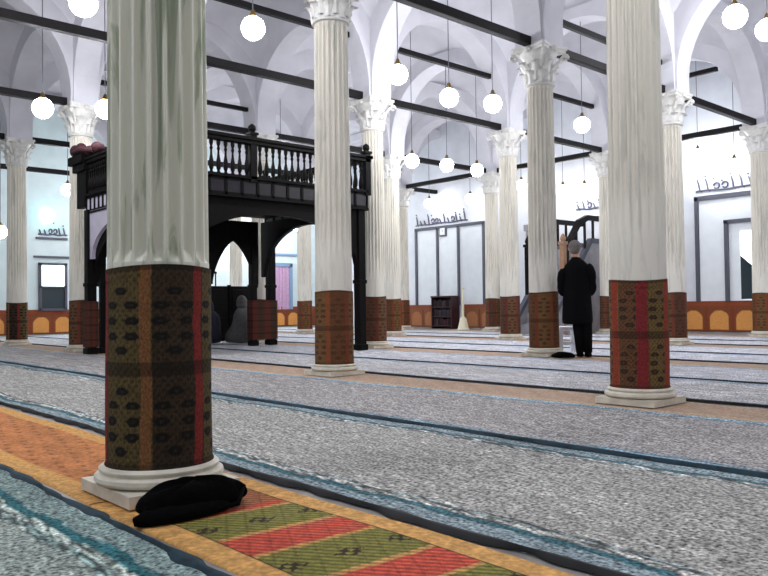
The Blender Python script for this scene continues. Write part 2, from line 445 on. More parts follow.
tyb(4, 3, 'dark tie beam crossing before the three white panels')
tyb(4, 2, 'dark tie beam before the wall, left of the pulpit')
txb(1, 2, 'upper dark tie beam high in the arch above the gallery', 4.5, .04, .445)
txb(2, 2, 'upper dark tie beam high in the nested arches', 4.5, .04, .445)
txb(3, 2, 'upper dark tie beam high in the arch above the pulpit', 4.5, .04, .445)
txb(2, 1, 'upper thin dark tie beam right of the stool-side column', 4.05, .035, .25)
txb(1, 3, 'upper thin dark tie beam over the back of the gallery', 4.05, .035, .25)

# ------------------------------------------------------------------ carpets
def carpet(label, x0, x1, y0, y1, near, far, base, bordc, linec, nx, ys, binding=None, bw=.012, bside=0, wav=.006, seed=0):
    t = thing('prayer_carpet', label, 'carpet', (0, 0, 0), 0, 'grey prayer carpet strips')
    rg = np.random.default_rng(seed); ph = rg.uniform(0, 6, 6)
    ys = np.array(ys); n = len(ys)
    u = np.linspace(0, 1, nx)[:, None]*np.ones((1, n)); Y = np.ones((nx, 1))*ys[None]
    wv = lambda y, k: wav*.8*(np.sin(y*2.7+ph[k])+.7*np.sin(y*6.1+ph[k+1])+.5*np.sin(y*13+ph[k+2]))
    X = (x0+wv(Y, 0))*(1-u)+(x1+wv(Y, 3))*u
    d = np.minimum(u, 1-u)*(x1-x0)
    Z = .010+.004*np.exp(-(d/.03)**2)+.0015*np.sin(Y*5+ph[0])
    Z = np.where(d < .004, .001, Z)
    C = np.ones((nx, n, 1))*L3(base)
    wob = .012*np.sin(Y*4+ph[2])+.006*np.sin(Y*17)
    dn = u*(x1-x0)+wob; df = (1-u)*(x1-x0)+wob
    for dd, wd in ((dn, near), (df, far)):
        if wd <= 0: continue
        C = np.where((dd < wd)[..., None], L3(bordc), C)
        C = np.where(((dd > wd) & (dd < wd*1.4))[..., None], L3(linec), C)
        C = np.where(((dd > wd*1.75) & (dd < wd*2.0))[..., None], L3(linec)*.5+L3(base)*.5, C)
    blot = np.sin(X*9+ph[1])*np.sin(Y*3.1+ph[4])*.05+np.sin(X*23+Y*11)*.03
    C = C*(1+blot[..., None])
    fleck = rg.lognormal(0, .22, (nx, n)); C = C*fleck[..., None]
    hard = rg.choice([.25, .6, 1.5, 1.9], (nx, n))
    for dd, wd in ((dn, near), (df, far)):
        if wd > .06: C = np.where(((dd > wd*1.4) & (dd < wd*2.1))[..., None], C*hard[..., None], C)
    grid('pile', np.stack([X, Y, Z], -1), np.clip(C, 0, 1), MT['carpet'], t)
    if binding:
        for sd in ((0,) if bside == 0 else (1,) if bside == 1 else (0, 1)):
            xe = (x0+wv(ys, 0)) if sd == 0 else (x1+wv(ys, 3))
            w2 = bw*(1+.4*np.sin(ys*9+ph[3])+.3*np.sin(ys*21+ph[5])+.3*np.sin(ys*34+ph[1]))
            xs = np.stack([xe-w2*1.1, xe-w2*.4, xe+w2*.4, xe+w2*1.1]); Yb = np.ones((4, 1))*ys[None]
            Zb = np.array([.004, .019, .019, .006])[:, None]*np.ones((1, n))
            o = grid('edge_binding', np.stack([xs, Yb, Zb], -1), np.ones((4, n, 3))*.02, MT[binding], t)
            o['label'] = 'dark bound edge'
    return t
ysn = np.concatenate([np.arange(-1.5, 5, .03), np.arange(5, 9, .08), np.arange(9, YW-.3, .3)])
ysf = np.concatenate([np.arange(-1.5, 9, .08), np.arange(9, YW-.3, .3)])
G, LB, TL, NV = (160, 160, 163), (138, 168, 186), (64, 112, 122), (30, 62, 82)
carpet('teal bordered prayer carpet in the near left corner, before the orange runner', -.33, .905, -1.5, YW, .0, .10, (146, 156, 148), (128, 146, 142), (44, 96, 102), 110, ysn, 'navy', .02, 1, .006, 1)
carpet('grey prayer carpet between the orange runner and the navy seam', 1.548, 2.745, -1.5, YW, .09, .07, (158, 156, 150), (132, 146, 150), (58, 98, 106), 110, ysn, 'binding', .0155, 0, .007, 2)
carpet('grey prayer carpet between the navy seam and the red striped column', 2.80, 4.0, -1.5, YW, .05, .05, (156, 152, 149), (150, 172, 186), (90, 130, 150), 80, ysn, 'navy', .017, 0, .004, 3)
carpet('grey prayer carpet just beyond the column row of the gallery front column', 4.64, 5.86, -1.5, YW, .05, .05, (180, 178, 178), (152, 170, 184), (96, 124, 148), 60, ysf, 'binding', .013, 0, .005, 4)  # lighter colours from here on paint the grazing sheen of the far floor
carpet('prayer carpet with painted-in sheen reaching up to the stool and the standing person', 5.905, 7.13, -1.5, YW, .05, .05, (186, 186, 190), (150, 172, 190), (90, 112, 142), 60, ysf, 'binding', .016, 0, .005, 5)
carpet('prayer carpet with painted-in sheen just beyond the standing person', 7.76, 8.98, -1.5, YW, .05, .05, (192, 193, 198), (156, 176, 194), (100, 120, 150), 50, ysf, 'binding', .014, 0, .005, 6)
carpet('prayer carpet with painted-in sheen at the foot of the pale column behind the red striped one', 9.03, 10.26, -1.5, YW, .05, .05, (194, 195, 200), (156, 176, 194), (100, 120, 150), 40, ysf, 'binding', .013, 0, .005, 7)
carpet('prayer carpet with painted-in sheen far back before the cream pedestal row', 10.87, 12.08, -1.5, YW, .05, .05, (194, 195, 200), (156, 176, 194), (100, 120, 150), 40, ysf, 'binding', .014, 0, .005, 8)
carpet('farthest prayer carpet with painted-in sheen along the right wall', 12.14, 13.38, -1.5, YW, .05, .05, (194, 195, 200), (156, 176, 194), (100, 120, 150), 40, ysf, 'binding', .014, 0, .005, 9)

def runner(name, label, x0, x1, ys, fn, nx):
    ys = np.array(ys); n = len(ys); u = np.linspace(0, 1, nx)[:, None]*np.ones((1, n)); Y = np.ones((nx, 1))*ys[None]
    X = x0+(x1-x0)*u+.004*np.sin(Y*5)
    Z = .006+.003*np.sin(Y*7+u*4)*.5; Z = np.where((u < .001) | (u > .999), .0005, Z)
    o = grid(name, np.stack([X, Y, Z], -1), np.clip(fn(u, X, Y), 0, 1), MT['rug'])
    return tag(o, label, 'rug', 'woven runners along the column rows')
def striped(u, X, Y):
    gold, red, green, dk = L3((206, 156, 92)), L3((188, 78, 60)), L3((120, 116, 56)), L3((54, 44, 30))
    yy = Y+.05*(X-1.2)
    ph = ((2.02-yy)/.40) % 1
    C = np.where((ph < .58)[..., None], green, red)
    C = np.where((((ph > .52) & (ph < .58)) | (ph > .95))[..., None], gold*.8, C)
    C = np.where(((yy > 2.08))[..., None], L3((150, 92, 58)), C)
    rib = np.sin((X*1.0+yy*.75)*2*PI/.030); C = C*(1+.42*np.sign(rib)*np.abs(rib)**.6)[..., None]
    rib2 = ((X*.9-yy*.5)/.055) % 1; C = np.where((rib2 < .12)[..., None], C*.75, C)
    # dark flower spots in the green bands
    k = ((X-.98)/.17) % 1-.5; c = (ph-.28)*.40
    q = np.abs(k*.17)/.05+np.abs(c)/.035
    n1 = np.sin(X*170)*np.sin(yy*150)
    C = np.where(((q < 1) & (n1 > -.1))[..., None], dk, C)
    ed = np.minimum(u, 1-u)*(.57)
    C = np.where((ed < .085)[..., None], gold*(1+.1*np.sin(Y*60))[..., None], C); C = np.where(((ed > .085) & (ed < .094))[..., None], dk*1.4, C)
    return C
def plain(u, X, Y):
    a, b = L3((188, 122, 74)), L3((206, 156, 92))
    C = np.ones(u.shape+(1,))*a
    n1 = np.sin(X*31+np.sin(Y*9)*2)*np.sin(Y*13+X*7); C = C*(1+.16*n1)[..., None]
    fl = np.sin(X*57+Y*19)*np.sin(Y*37-X*23); C = np.where((fl > .72)[..., None], C*.55, C)
    ed = np.minimum(u, 1-u)*.57; C = np.where((ed < .09)[..., None], b, C)
    return C
def tan(u, X, Y):
    C = np.ones(u.shape+(1,))*L3((176, 150, 128)); C = C*(1+.1*np.sin(Y*23)*np.sin(X*31))[..., None]
    ed = np.minimum(u, 1-u)*.5; C = np.where((ed < .05)[..., None], L3((190, 166, 140)), C)
    return C
runner('woven_runner', 'orange runner with red and green stripes and gold borders, in front corner', .945, 1.505, np.arange(-.4, 2.44, .006), striped, 110)
runner('woven_runner', 'plain orange brown runner stretching left behind the nearest column', .945, 1.505, np.concatenate([np.arange(2.45, 6, .02), np.arange(6, YW-.3, .2)]), plain, 60)
for k, (lab) in enumerate(('thin tan runner between gallery front column and red striped column', 'thin tan runner at the foot of the stool-side column', 'thin tan runner along the pale column behind the red striped one', 'farthest thin tan runner before the right wall')):
    xx = gx(k+1); runner('woven_runner', lab, xx-.27, xx+.27, np.concatenate([np.arange(-1.2, 9, .1), np.arange(9, YW-.3, .4)]), tan, 24)

# ------------------------------------------------------------------ globe lamps
def vault_z(x, y):
    i = math.floor((x-X0)/PX); j = math.floor((y-Y0)/PY); dx = x-(gx(i)+PX/2); dy = y-(gy(j)+PY/2)
    R2 = (PX/2)**2+(PY/2)**2; return 3.72+math.sqrt(max(.05, R2-dx*dx-dy*dy))
def lamp(x, y, z, label, r=.10, gm='lampglass'):
    t = thing('globe_lamp', label, 'lamp', (x, y, z), 0, 'lit globe lamps hanging from the vaults')
    m = MB(); m.ball((0, 0, 0), r, 24, 14); m.build('globe', MT[gm], t, smooth=True)
    m = MB(); m.lathe([(.045, r-.012), (.05, r+.005), (.03, r+.03), (.018, r+.07), (.008, r+.075)], n=16); m.build('lamp_cap', MT['brass'], t)
    zt = vault_z(x, y)-z; m = MB(); m.tube([(0, 0, r+.06), (0, 0, zt)], .006, 6); m.build('cord', MT['cord'], t)
LAMPS = [
 (4.45, 6.94, 3.59, 'lit globe lamp above the gallery, right of the nearest column'),
 (2.65, 6.94, 3.40, 'lit globe lamp at the top edge left of the nearest column'),
 (6.56, 6.94, 3.50, 'lit globe lamp right of the gallery front column capital'),
 (7.49, 6.94, 3.37, 'lit globe lamp before the middle of the nested arches'),
 (8.39, 6.94, 3.44, 'lit globe lamp left of the stool-side column capital'),
 (10.6, 6.94, 3.47, 'lit globe lamp between the stool-side column and red striped column'),
 (14.55, 6.94, 3.46, 'lit globe lamp close to the right wall, above the framed panel'),
 (3.28, 9.93, 3.14, 'lit globe lamp above the slim left column'),
 (4.02, 9.80, 3.22, 'lit globe lamp just above the gallery red cloth'),
 (9.71, 9.93, 3.23, 'lit globe lamp at left end of the lower distant tie beam'),
 (10.63, 9.93, 3.26, 'small lit globe lamp on the middle of the distant arch'),
 (11.49, 9.93, 3.26, 'lit globe lamp left of the distant column row capitals'),
 (9.32, 3.95, 4.04, 'lit globe lamp at the top right, left one of the pair'),
 (10.27, 3.95, 4.10, 'lit globe lamp at the top right edge of the picture'),
 (5.74, 15.9, 3.06, 'lit globe lamp just left of the gallery, below its red cloth'),
 (4.46, 15.9, 2.13, 'low lit globe lamp at the far left edge'),
]
for a in LAMPS: lamp(*a, r=.14 if a[1] < 5 else .125)
for x, y, z, lab in ((14.45, 6.2, 3.15, 'lit globe lamp hanging right before the script above the framed opening'),
                     (14.4, 9.95, 3.12, 'lit globe lamp above the pulpit stair, left one'),
                     (14.4, 9.4, 3.08, 'lit globe lamp above the pulpit stair, right one'),
                     (14.4, 14.1, 3.28, 'lit globe lamp before the script over the white panels, left one'),
                     (14.4, 12.68, 3.24, 'lit globe lamp right of the white panels, by the distant capitals'),
                     (14.4, 11.1, 3.38, 'lit globe lamp before the wall, left of the stool-side column shaft')):
    lamp(x, y, z, lab, .13, 'lampdim')
# extra lamps added as fill for the near columns and the left wall
for x, y, z, lab in ((-.6, 2.9, 3.7, 'added fill globe lamp above left of the viewer'), (1.9, 5.2, 3.9, 'added fill globe lamp high between the nearest column and the gallery'), (2.75, 1.0, 4.0, 'added fill globe lamp high over the striped runner end'), (11.4, 18.9, 2.8, 'added fill globe lamp before the left wall, left of the mauve curtain'), (7.4, 17.6, 3.2, 'added fill globe lamp right of the small left wall window'),
                     (12.1, 1.2, 3.7, 'added fill globe lamp beyond the right edge of the view'), (8.9, 12.9, 3.0, 'added fill globe lamp over the carpets behind the gallery'), (12.1, 15.9, 3.0, 'added fill globe lamp in the far bay behind the gallery'),
                     (8.9, 18.6, 3.2, 'added fill globe lamp close to the left wall behind the gallery'), (13.2, 18.4, 3.0, 'added fill globe lamp in the far corner above the mauve curtain')):
    lamp(x, y, z, lab, .19 if y < 6 else .16)
t = tag(MB().build('x', MT['cord']), 'x', 'x'); bpy.data.objects.remove(t)
m = MB(); m.ball((0, 0, 0), (.12, .06, .12), 20, 12); m.lathe([(.05, -.16), (.06, -.12), (.02, -.11)], n=12)
o = m.build('wall_lamp', MT['lampcyan'], smooth=True, loc=(6.55, YW-.08, 2.98)); tag(o, 'small cyan lit wall lamp above the script over the small window', 'lamp')

# ------------------------------------------------------------------ wooden gallery
GX0, GX1, GY0, GY1 = 4.06, 6.94, 8.0, 10.5
ga = thing('wooden_gallery', 'dark wooden gallery with baluster rail raised on posts between the columns', 'gallery', (0, 0, 0))
m = MB(); m.box(4.55, GX1, GY0, GY1, 2.05, 2.14); m.box(GX0, 4.55, 8.67, GY1, 2.05, 2.14); m.box(GX0, 4.55, GY0, 8.20, 2.05, 2.14); m.build('deck', MT['wood'], ga)
def panelled(name, a0, a1, fixed, axis, z0, z1, n, pm, th=.05):
    mm = MB(); pp = MB()
    bx = (lambda b, a, c, t0, t1, q, w: b.box(a, c, fixed+t0, fixed+t1, q, w)) if axis == 'x' else (lambda b, a, c, t0, t1, q, w: b.box(fixed+t0, fixed+t1, a, c, q, w))
    bx(mm, a0, a1, -th/2, th/2, z0, z0+.045); bx(mm, a0, a1, -th/2, th/2, z1-.045, z1)
    bx(mm, a0, a1, -th/2-.02, th/2+.02, z1-.012, z1+.02); bx(mm, a0, a1, -th/2-.015, th/2+.015, z0-.012, z0+.014)
    for k in range(n+1):
        q = a0+(a1-a0)*k/n; bx(mm, max(a0, q-.018), min(a1, q+.018), -th/2, th/2, z0, z1)
    f = mm.build(name, MT['wood'], ga)
    bx(pp, a0+.01, a1-.01, -th/4, th/4, z0+.02, z1-.02); pp.build('fascia_panel', pm, f)
panelled('front_fascia', GX0, GX1, GY0, 'x', 1.95, 2.19, 13, MT['woodlite'])
panelled('end_fascia', GY0, GY1, GX0, 'y', 1.93, 2.17, 18, MT['slitlight_board'])  # pale panel colour paints in the light showing through the open slits
panelled('end_fascia', GY0, GY1, GX1, 'y', 1.95, 2.19, 10, MT['woodlite'])
bal = MB()
bal.lathe([(.024, 2.19), (.024, 2.22), (.014, 2.235), (.024, 2.26), (.030, 2.30), (.028, 2.34), (.014, 2.42), (.012, 2.47), (.020, 2.50), (.013, 2.52), (.024, 2.56), (.024, 2.60)], n=10)
b0 = bal.build('baluster', MT['wood'], ga)
first = True
def put(x, y):
    global first
    if first: b0.location = (x, y, 0); first = False; return
    c = b0.copy(); COL.objects.link(c); c.parent = ga; c.location = (x, y, 0)
for k in range(1, 30): put(GX0+(GX1-GX0)*k/30, GY0)
for k in range(1, 34): put(GX0, GY0+(GY1-GY0)*k/34)
for k in range(1, 20): put(GX1, GY0+(GY1-GY0)*k/20)
m = MB()
for q in ((GX0-.05, GX1+.03, GY0-.05, GY0+.05), (GX0-.05, GX0+.05, GY0-.05, GY1+.05), (GX1-.05, GX1+.05, GY0-.05, GY1)):
    m.box(*q, 2.60, 2.645)
    m.box(q[0]-.02, q[1]+.02, q[2]-.02, q[3]+.02, 2.645, 2.685)
m.build('top_rail', MT['wood'], ga, bevel=.006)
for x, y in ((GX0, GY0), (GX1, GY0), (GX0, GY1), (GX1, GY1), (5.1, GY0)):
    m = MB(); m.box(x-.045, x+.045, y-.045, y+.045, 2.14, 2.72); m.box(x-.06, x+.06, y-.06, y+.06, 2.72, 2.75); m.lathe([(.03, 2.75), (.05, 2.79), (.045, 2.83), (.01, 2.86)], c=(x, y), n=12); m.build('newel_post', MT['wood'], ga)
# solid end panel and corner cornice on the left end face
m = MB(); m.box(GX0+.03, GX0+.05, GY0, GY1, 2.19, 2.6); m.build('end_screen', MT['wood'], ga)
m = MB(); m.box(GX0-.12, GX0+.06, GY1-.05, GY1+.42, 2.62, 2.74); m.box(GX0-.08, GX0+.05, GY1-.05, GY1+.36, 2.52, 2.62); m.box(GX0-.04, GX0+.05, GY1, GY1+.3, 2.02, 2.52); m.build('corner_cornice', MT['wood'], ga, bevel=.01)
# arches and posts under the deck
m = MB(); m.archwall('x', (GX1-GX0)/2-.06, 1.3, 1.15, .62, 1.15, 1.97, .07, cx=(GX0+GX1)/2, ct=GY0+.06); m.build('front_arch', MT['wood'], ga)
m = MB()
for k in range(3): m.archwall('x', .435, .38, .98, .68, .98, 1.97, .07, pointed=1, cx=4.14+.435+.87*k-.03, ct=10.42)
m.build('back_arch', MT['wood'], ga)
m = MB(); m.archwall('y', (GY1-GY0)/2-.06, 1.12, 1.1, .74, 1.1, 1.97, .07, cx=(GY0+GY1)/2, ct=GX1-.1); m.build('end_arch', MT['wood'], ga)
m = MB(); m.archwall('y', (GY1-GY0)/2-.06, 1.05, 1.3, .5, 1.3, 1.95, .05, cx=(GY0+GY1)/2, ct=GX0-.005); o = m.build('end_arch', MT['slitlight_board'], ga); o['label'] = 'pale lavender arched board'
m = MB(); m.archwall('y', (GY1-GY0)/2-.02, 1.13, .9, .8, .9, 1.85, .06, cx=(GY0+GY1)/2, ct=GX0+.03, n=24) if False else m.archwall('y', (GY1-GY0)/2-.02, 1.13, .9, .8, .9, 1.85, .02, cx=(GY0+GY1)/2, ct=GX0+.032); m.build('arch_rib', MT['wood'], ga)
for k, (x, y, s) in enumerate(((4.06, 10.42, .062), (4.225, 10.42, .038), (6.635, 10.42, .05), (6.97, 10.42, .06), (4.12, 8.06, .06), (6.85, 8.06, .06), (4.94, 10.42, .035), (5.80, 10.42, .035))):
    m = MB(); m.box(x-s, x+s, y-s, y+s, .018, 1.97); m.box(x-s-.015, x+s+.015, y-s-.015, y+s+.015, .018, .1); m.box(x-s-.012, x+s+.012, y-s-.012, y+s+.012, .93, .98)
    m.build('post', MT['wood'], ga, bevel=.006)
for x0, x1, lab in ((3.985, 4.14, 'red brown woven wrap around the left posts'), (6.575, 7.045, 'brown woven wrap around the rear posts')):
    m = MB(); nz = 60; y0, y1 = 10.34, 10.50
    per = [(x0, y0), (x1, y0), (x1, y1), (x0, y1), (x0, y0)]; pts = []
    for k in range(4):
        for q in range(12): pts.append(np.array(per[k])*(1-q/12)+np.array(per[k+1])*q/12)
    pts.append(np.array(per[4])); pts = np.array(pts); z = np.linspace(.11, .73, nz)
    P = np.zeros((len(pts), nz, 3)); P[..., 0] = pts[:, 0][:, None]; P[..., 1] = pts[:, 1][:, None]; P[..., 2] = z[None]
    st = (np.arange(len(pts))//3 % 2 == 0)[:, None]*np.ones((1, nz), bool)
    C = np.where(st[..., None], L3((92, 44, 36)), L3((66, 46, 34))); C = np.where(((z[None]*30 % 3) < .5)[..., None]*np.ones((len(pts), 1, 1), bool), C*.5, C)
    o = grid('woven_wrap', P, C, MT['weave'], ga); o['label'] = lab
m = MB()
for k, (yy, zz) in enumerate(((10.06, 2.69), (10.18, 2.69), (10.31, 2.69), (10.66, 2.745), (10.75, 2.745), (10.85, 2.745))):
    m.ball((GX0-.02+.02*math.sin(k*2), yy, zz+.07+.02*(k % 2)), (.08, .085, .07+.02*(k % 2)), 12, 8)
m.tube([(GX0-.1, 10.1, 2.73), (GX0-.11, 10.5, 2.80), (GX0-.1, 10.8, 2.79)], [.03, .035, .03], 10)
o = m.build('draped_cloth', MT['redcloth'], smooth=True); tag(o, 'dark red crumpled cloth lying on the left end of the gallery rail', 'cloth')

# ------------------------------------------------------------------ walls: panels, windows, script, mats
def wbox(mm, wall, a0, a1, d0, d1, z0, z1):   # d = distance out from the wall face into the hall
    if wall == 'r': mm.box(XW-d1, XW-d0, min(a0, a1), max(a0, a1), z0, z1)
    else: mm.box(min(a0, a1), max(a0, a1), YW-d1, YW-d0, z0, z1)
def bars(wall, lst, d=.06):
    mm = MB()
    for a0, a1, z0, z1 in lst: wbox(mm, wall, a0, a1, .0, d, z0, z1)
    return mm
W = .035
# three white panels in a dark frame
fr = bars('r', [(y-W, y+W, .62, 2.70) for y in (15.18, 14.37, 13.61, 12.75)]+[(12.71, 15.22, 2.66, 2.74)])
o = fr.build('trim_1', MT['frame']); struct(o)
mm = MB(); wbox(mm, 'r', 12.78, 15.15, .0, .02, .62, 2.66); struct(mm.build('trim_2', MT['panel']))
# framed wall panel and opening at the right
fr = bars('r', [(7.19-W, 7.19+W, .62, 2.70), (4.85-W, 4.85+W, .62, 2.70), (4.81, 7.23, 2.63, 2.72)]); struct(fr.build('trim_3', MT['frame']))
mm = MB(); wbox(mm, 'r', 4.89, 7.15, .0, .02, .62, 2.63); struct(mm.build('trim_4', MT['panel']))
wn = bpy.data.objects.new('window_1', None); COL.objects.link(wn); struct(wn)
fr = bars('r', [(6.60-W, 6.60+W, .62, 2.18), (5.40-W, 5.40+W, .62, 2.18), (5.36, 6.64, 2.13, 2.2)], .08); fr.build('window_frame', MT['frame'], wn)
mm = MB(); mm.prism([(6.34, .66), (6.34, 1.50), (6.02, 1.20), (5.66, 1.66), (5.66, .66)], 'x', XW-.05, XW-.03); mm.build('lower_pane', MT['glassdark'], wn)
mm = MB(); wbox(mm, 'r', 5.66, 6.34, .022, .03, .66, 1.96); mm.build('pane', MT['daylight'], wn)
# left wall window
wn = bpy.data.objects.new('window_2', None); COL.objects.link(wn); struct(wn)
fr = bars('l', [(6.36, 6.42, .62, 1.76), (6.97, 7.03, .62, 1.76), (6.36, 7.03, 1.72, 1.78), (6.36, 7.03, .60, .66), (6.36, 7.03, 1.17, 1.21)], .08); fr.build('window_frame', MT['frame'], wn)
mm = MB(); wbox(mm, 'l', 6.42, 6.97, .01, .03, 1.21, 1.72); mm.build('pane', MT['daylight'], wn)
mm = MB(); wbox(mm, 'l', 6.42, 6.97, .01, .03, .66, 1.17); mm.build('lower_pane', MT['glassdark'], wn)
fr = bars('l', [(6.25, 7.1, 1.90, 1.95), (6.3, 7.05, 2.36, 2.41)]); struct(fr.build('trim_5', MT['frame']))
# curtained opening beyond the gallery
dr = bpy.data.objects.new('door_1', None); COL.objects.link(dr); struct(dr)
fr = bars('l', [(13.10, 13.2, .55, 1.95), (13.78, 13.88, .55, 1.95), (13.10, 13.88, 1.86, 1.97)], .07); fr.build('door_frame', MT['bluetrim'], dr)
mm = MB()
for k in range(9): wbox(mm, 'l', 13.2+.0645*k, 13.2+.0645*(k+1), .015, .03+.02*(k % 2), .55, 1.86)
mm.build('curtain', MT['pinkdoor'], dr)
fr = bars('l', [(12.6, 14.6, 2.2, 2.26)]); struct(fr.build('trim_6', MT['bluetrim']))
# painted script above the frames (illegible strokes, each band one painted object)
def script(wall, a0, a1, z0, lab, n, seed, sg):
    rg = random.Random(seed); mm = MB()
    def P(a, z): return (XW-.02, a, z) if wall == 'r' else (a, YW-.02, z)
    L = a1-a0; w = .019
    mm.tube([P(a0+L*k/12, z0+.02+.012*math.sin(k*1.3)) for k in range(13)], w, 6)
    for k in range(n):
        a = a0+L*(k+.5)/n; h = rg.choice((.2, .26, .3, .14)); s = L/n*.35*sg
        if rg.random() < .35: mm.tube([P(a+s*math.cos(q*.7), z0+.1+.06*math.sin(q*.7)) for q in range(9)], w, 6)
        else: mm.tube([P(a+s*.9, z0+h), P(a+s*.4, z0+h*.6), P(a, z0+.03), P(a-s*.7, z0)], [w*.7, w, w, w*.6], 6)
        if rg.random() < .5: mm.ball(P(a+s, z0+h+.05), .02, 8, 6)
    o = mm.build('wall_script', MT['script'], smooth=True); tag(o, lab, 'lettering', 'painted script bands on the walls')
script('r', 13.3, 15.2, 2.80, 'grey painted script above the three white panels', 13, 3, 1)
script('r', 5.2, 7.2, 2.80, 'grey painted script above the framed opening at the right', 12, 5, 1)
script('r', 8.9, 10.0, 2.72, 'grey painted script above the pulpit stair', 8, 8, 1)
script('l', 6.36, 7.05, 2.46, 'grey painted script on the left wall, over the small window', 6, 11, -1)
fr = bars('r', [(8.8, 9.7, 2.48, 2.55)]); struct(fr.build('trim_7', MT['frame']))

def wallmat(wall, a0, a1, lab, h=.60, pal='amber', z0=.03):
    na, nz = max(12, int((a1-a0)/.016)), 38
    a = np.linspace(a0, a1, na)[:, None]*np.ones((1, nz)); z = np.ones((na, 1))*np.linspace(z0, z0+h, nz)[None]
    u = ((a-a0)/.52) % 1-.5; zz = (z-z0)/h
    dk, am, rd = L3((124, 70, 44)), L3((214, 150, 82)), L3((142, 70, 46))
    if pal == 'brown': dk, am, rd = L3((132, 86, 60)), L3((166, 112, 76)), L3((138, 74, 54))
    C = np.ones(a.shape+(1,))*dk
    top = .42+.28*np.sqrt(np.clip(1-(u/.36)**2, 0, 1))
    C = np.where(((np.abs(u) < .36) & (zz < top) & (zz > .06))[..., None], am, C)
    C = np.where(((zz > .84) & (zz < .95))[..., None], rd, C)
    C = np.where(((np.abs(u) > .44) & (zz < .8))[..., None], rd*.8, C)
    d = np.full_like(a, .025)+.006*np.sin(a*9)
    P = np.stack([XW-d, a, z], -1) if wall == 'r' else np.stack([a, YW-d, z], -1)
    o = grid('woven_wall_mat', P, C, MT['weave'])
    mod = o.modifiers.new('thick', 'SOLIDIFY'); mod.thickness = .012
    tag(o, lab, 'wall mat', 'woven mats along the wall feet')
wallmat('r', 3.4, 7.7, 'amber woven mat with arch motifs at the foot of the right wall')
wallmat('r', 7.75, 10.95, 'amber woven mat at the wall foot behind the pulpit stair')
wallmat('r', 11.36, 13.5, 'brown woven mat on the wall right of the maroon bookcase', pal='brown')
wallmat('r', 14.42, 17.2, 'brown woven mat on the wall left of the maroon bookcase', pal='brown')
wallmat('l', 4.6, 8.6, 'amber woven mat below the small left wall window')
wallmat('l', 8.7, 12.0, 'amber woven mat on the left wall behind the gallery')
wallmat('l', 12.1, 14.9, 'amber woven mat below the mauve curtain')

# maroon bookcase under the panels
bk = thing('bookcase', 'small maroon bookcase against the wall under the three white panels', 'bookcase', (XW-.03, 13.98, 0))
m = MB(); m.box(-.3, -.27+.0, -.37, .37, 0, .84) if False else None
m.box(-.30, 0, -.37, -.34, 0, .84); m.box(-.30, 0, .34, .37, 0, .84); m.box(-.31, 0, -.385, .385, .82, .86); m.box(-.03, 0, -.34, .34, 0, .82)
m.build('carcass', MT['maroon'], bk, bevel=.004)
for z in (.06, .30, .55):
    m = MB(); m.box(-.29, -.03, -.34, .34, z, z+.025); m.build('shelf', MT['maroon'], bk)
for z, sd in ((.0855, 1), (.325, 2), (.575, 3)):
    rg = random.Random(sd); y = -.33
    while y < .28:
        w_ = rg.uniform(.025, .05); h_ = rg.uniform(.15, .205)
        mm = MB(); mm.box(XW-.03-.27, XW-.03-.09, 13.98+y, 13.98+y+w_-.002, z+.002, z+h_)
        o = mm.build('book', rg.choice([MT['maroon'], MT['redcloth'], MT['navycloth'], MT['tie']]))
        tag(o, 'dark bound book standing on a shelf of the maroon bookcase', 'book', 'dark bound books in the maroon bookcase'); y += w_
# wall clock / small sign
ck = thing('wall_clock', 'small square dark framed clock above the middle white panel', 'clock', (XW-.02, 14.15, 2.58))
m = MB(); m.box(-.05, .0, -.12, .12, -.13, .13); m.build('clock_case', MT['frame'], ck, bevel=.01)
m = MB(); m.box(-.056, -.05, -.085, .085, -.09, .09); m.build('clock_face', MT['panel'], ck)
m = MB(); m.box(-.06, -.056, -.006, .006, 0, .06); m.box(-.06, -.056, -.04, 0, -.004, .004); m.build('clock_hand', MT['frame'], ck)
# cream pedestal
pd = thing('pedestal_stand', 'cream pedestal stand with flared foot and thin pole near the bookcase', 'stand', (13.62, 12.27, .012))
m = MB(); m.lathe([(.15, 0), (.15, .03), (.13, .05), (.10, .18), (.075, .28), (.05, .31), (.03, .33)], n=24); m.build('foot', MT['cream'], pd, smooth=False)
m = MB(); m.lathe([(.03, .32), (.026, .6), (.02, .95), (.035, .97), (.035, 1.0), (.01, 1.02)], n=12); m.build('pole', MT['cream'], pd)
# tall narrow case left of the stool-side column
tc = thing('tall_case', 'tall narrow grey and dark wooden case against the wall, left of stool-side column', 'cabinet', (XW-.03, 11.15, 0), 0)
m = MB(); m.box(-.2, 0, -.13, .13, 0, 2.35); m.box(-.23, 0, -.17, .17, 2.35, 2.5); m.box(-.23, 0, -.16, .16, 0, .12); m.build('body', MT['minbar'], tc, bevel=.008)
m = MB(); m.box(-.215, -.2, -.10, .10, .2, 1.45); m.build('door', MT['wood'], tc)
m = MB(); m.box(-.215, -.2, -.08, .08, 1.6, 2.25); m.build('upper_panel', MT['frame'], tc)

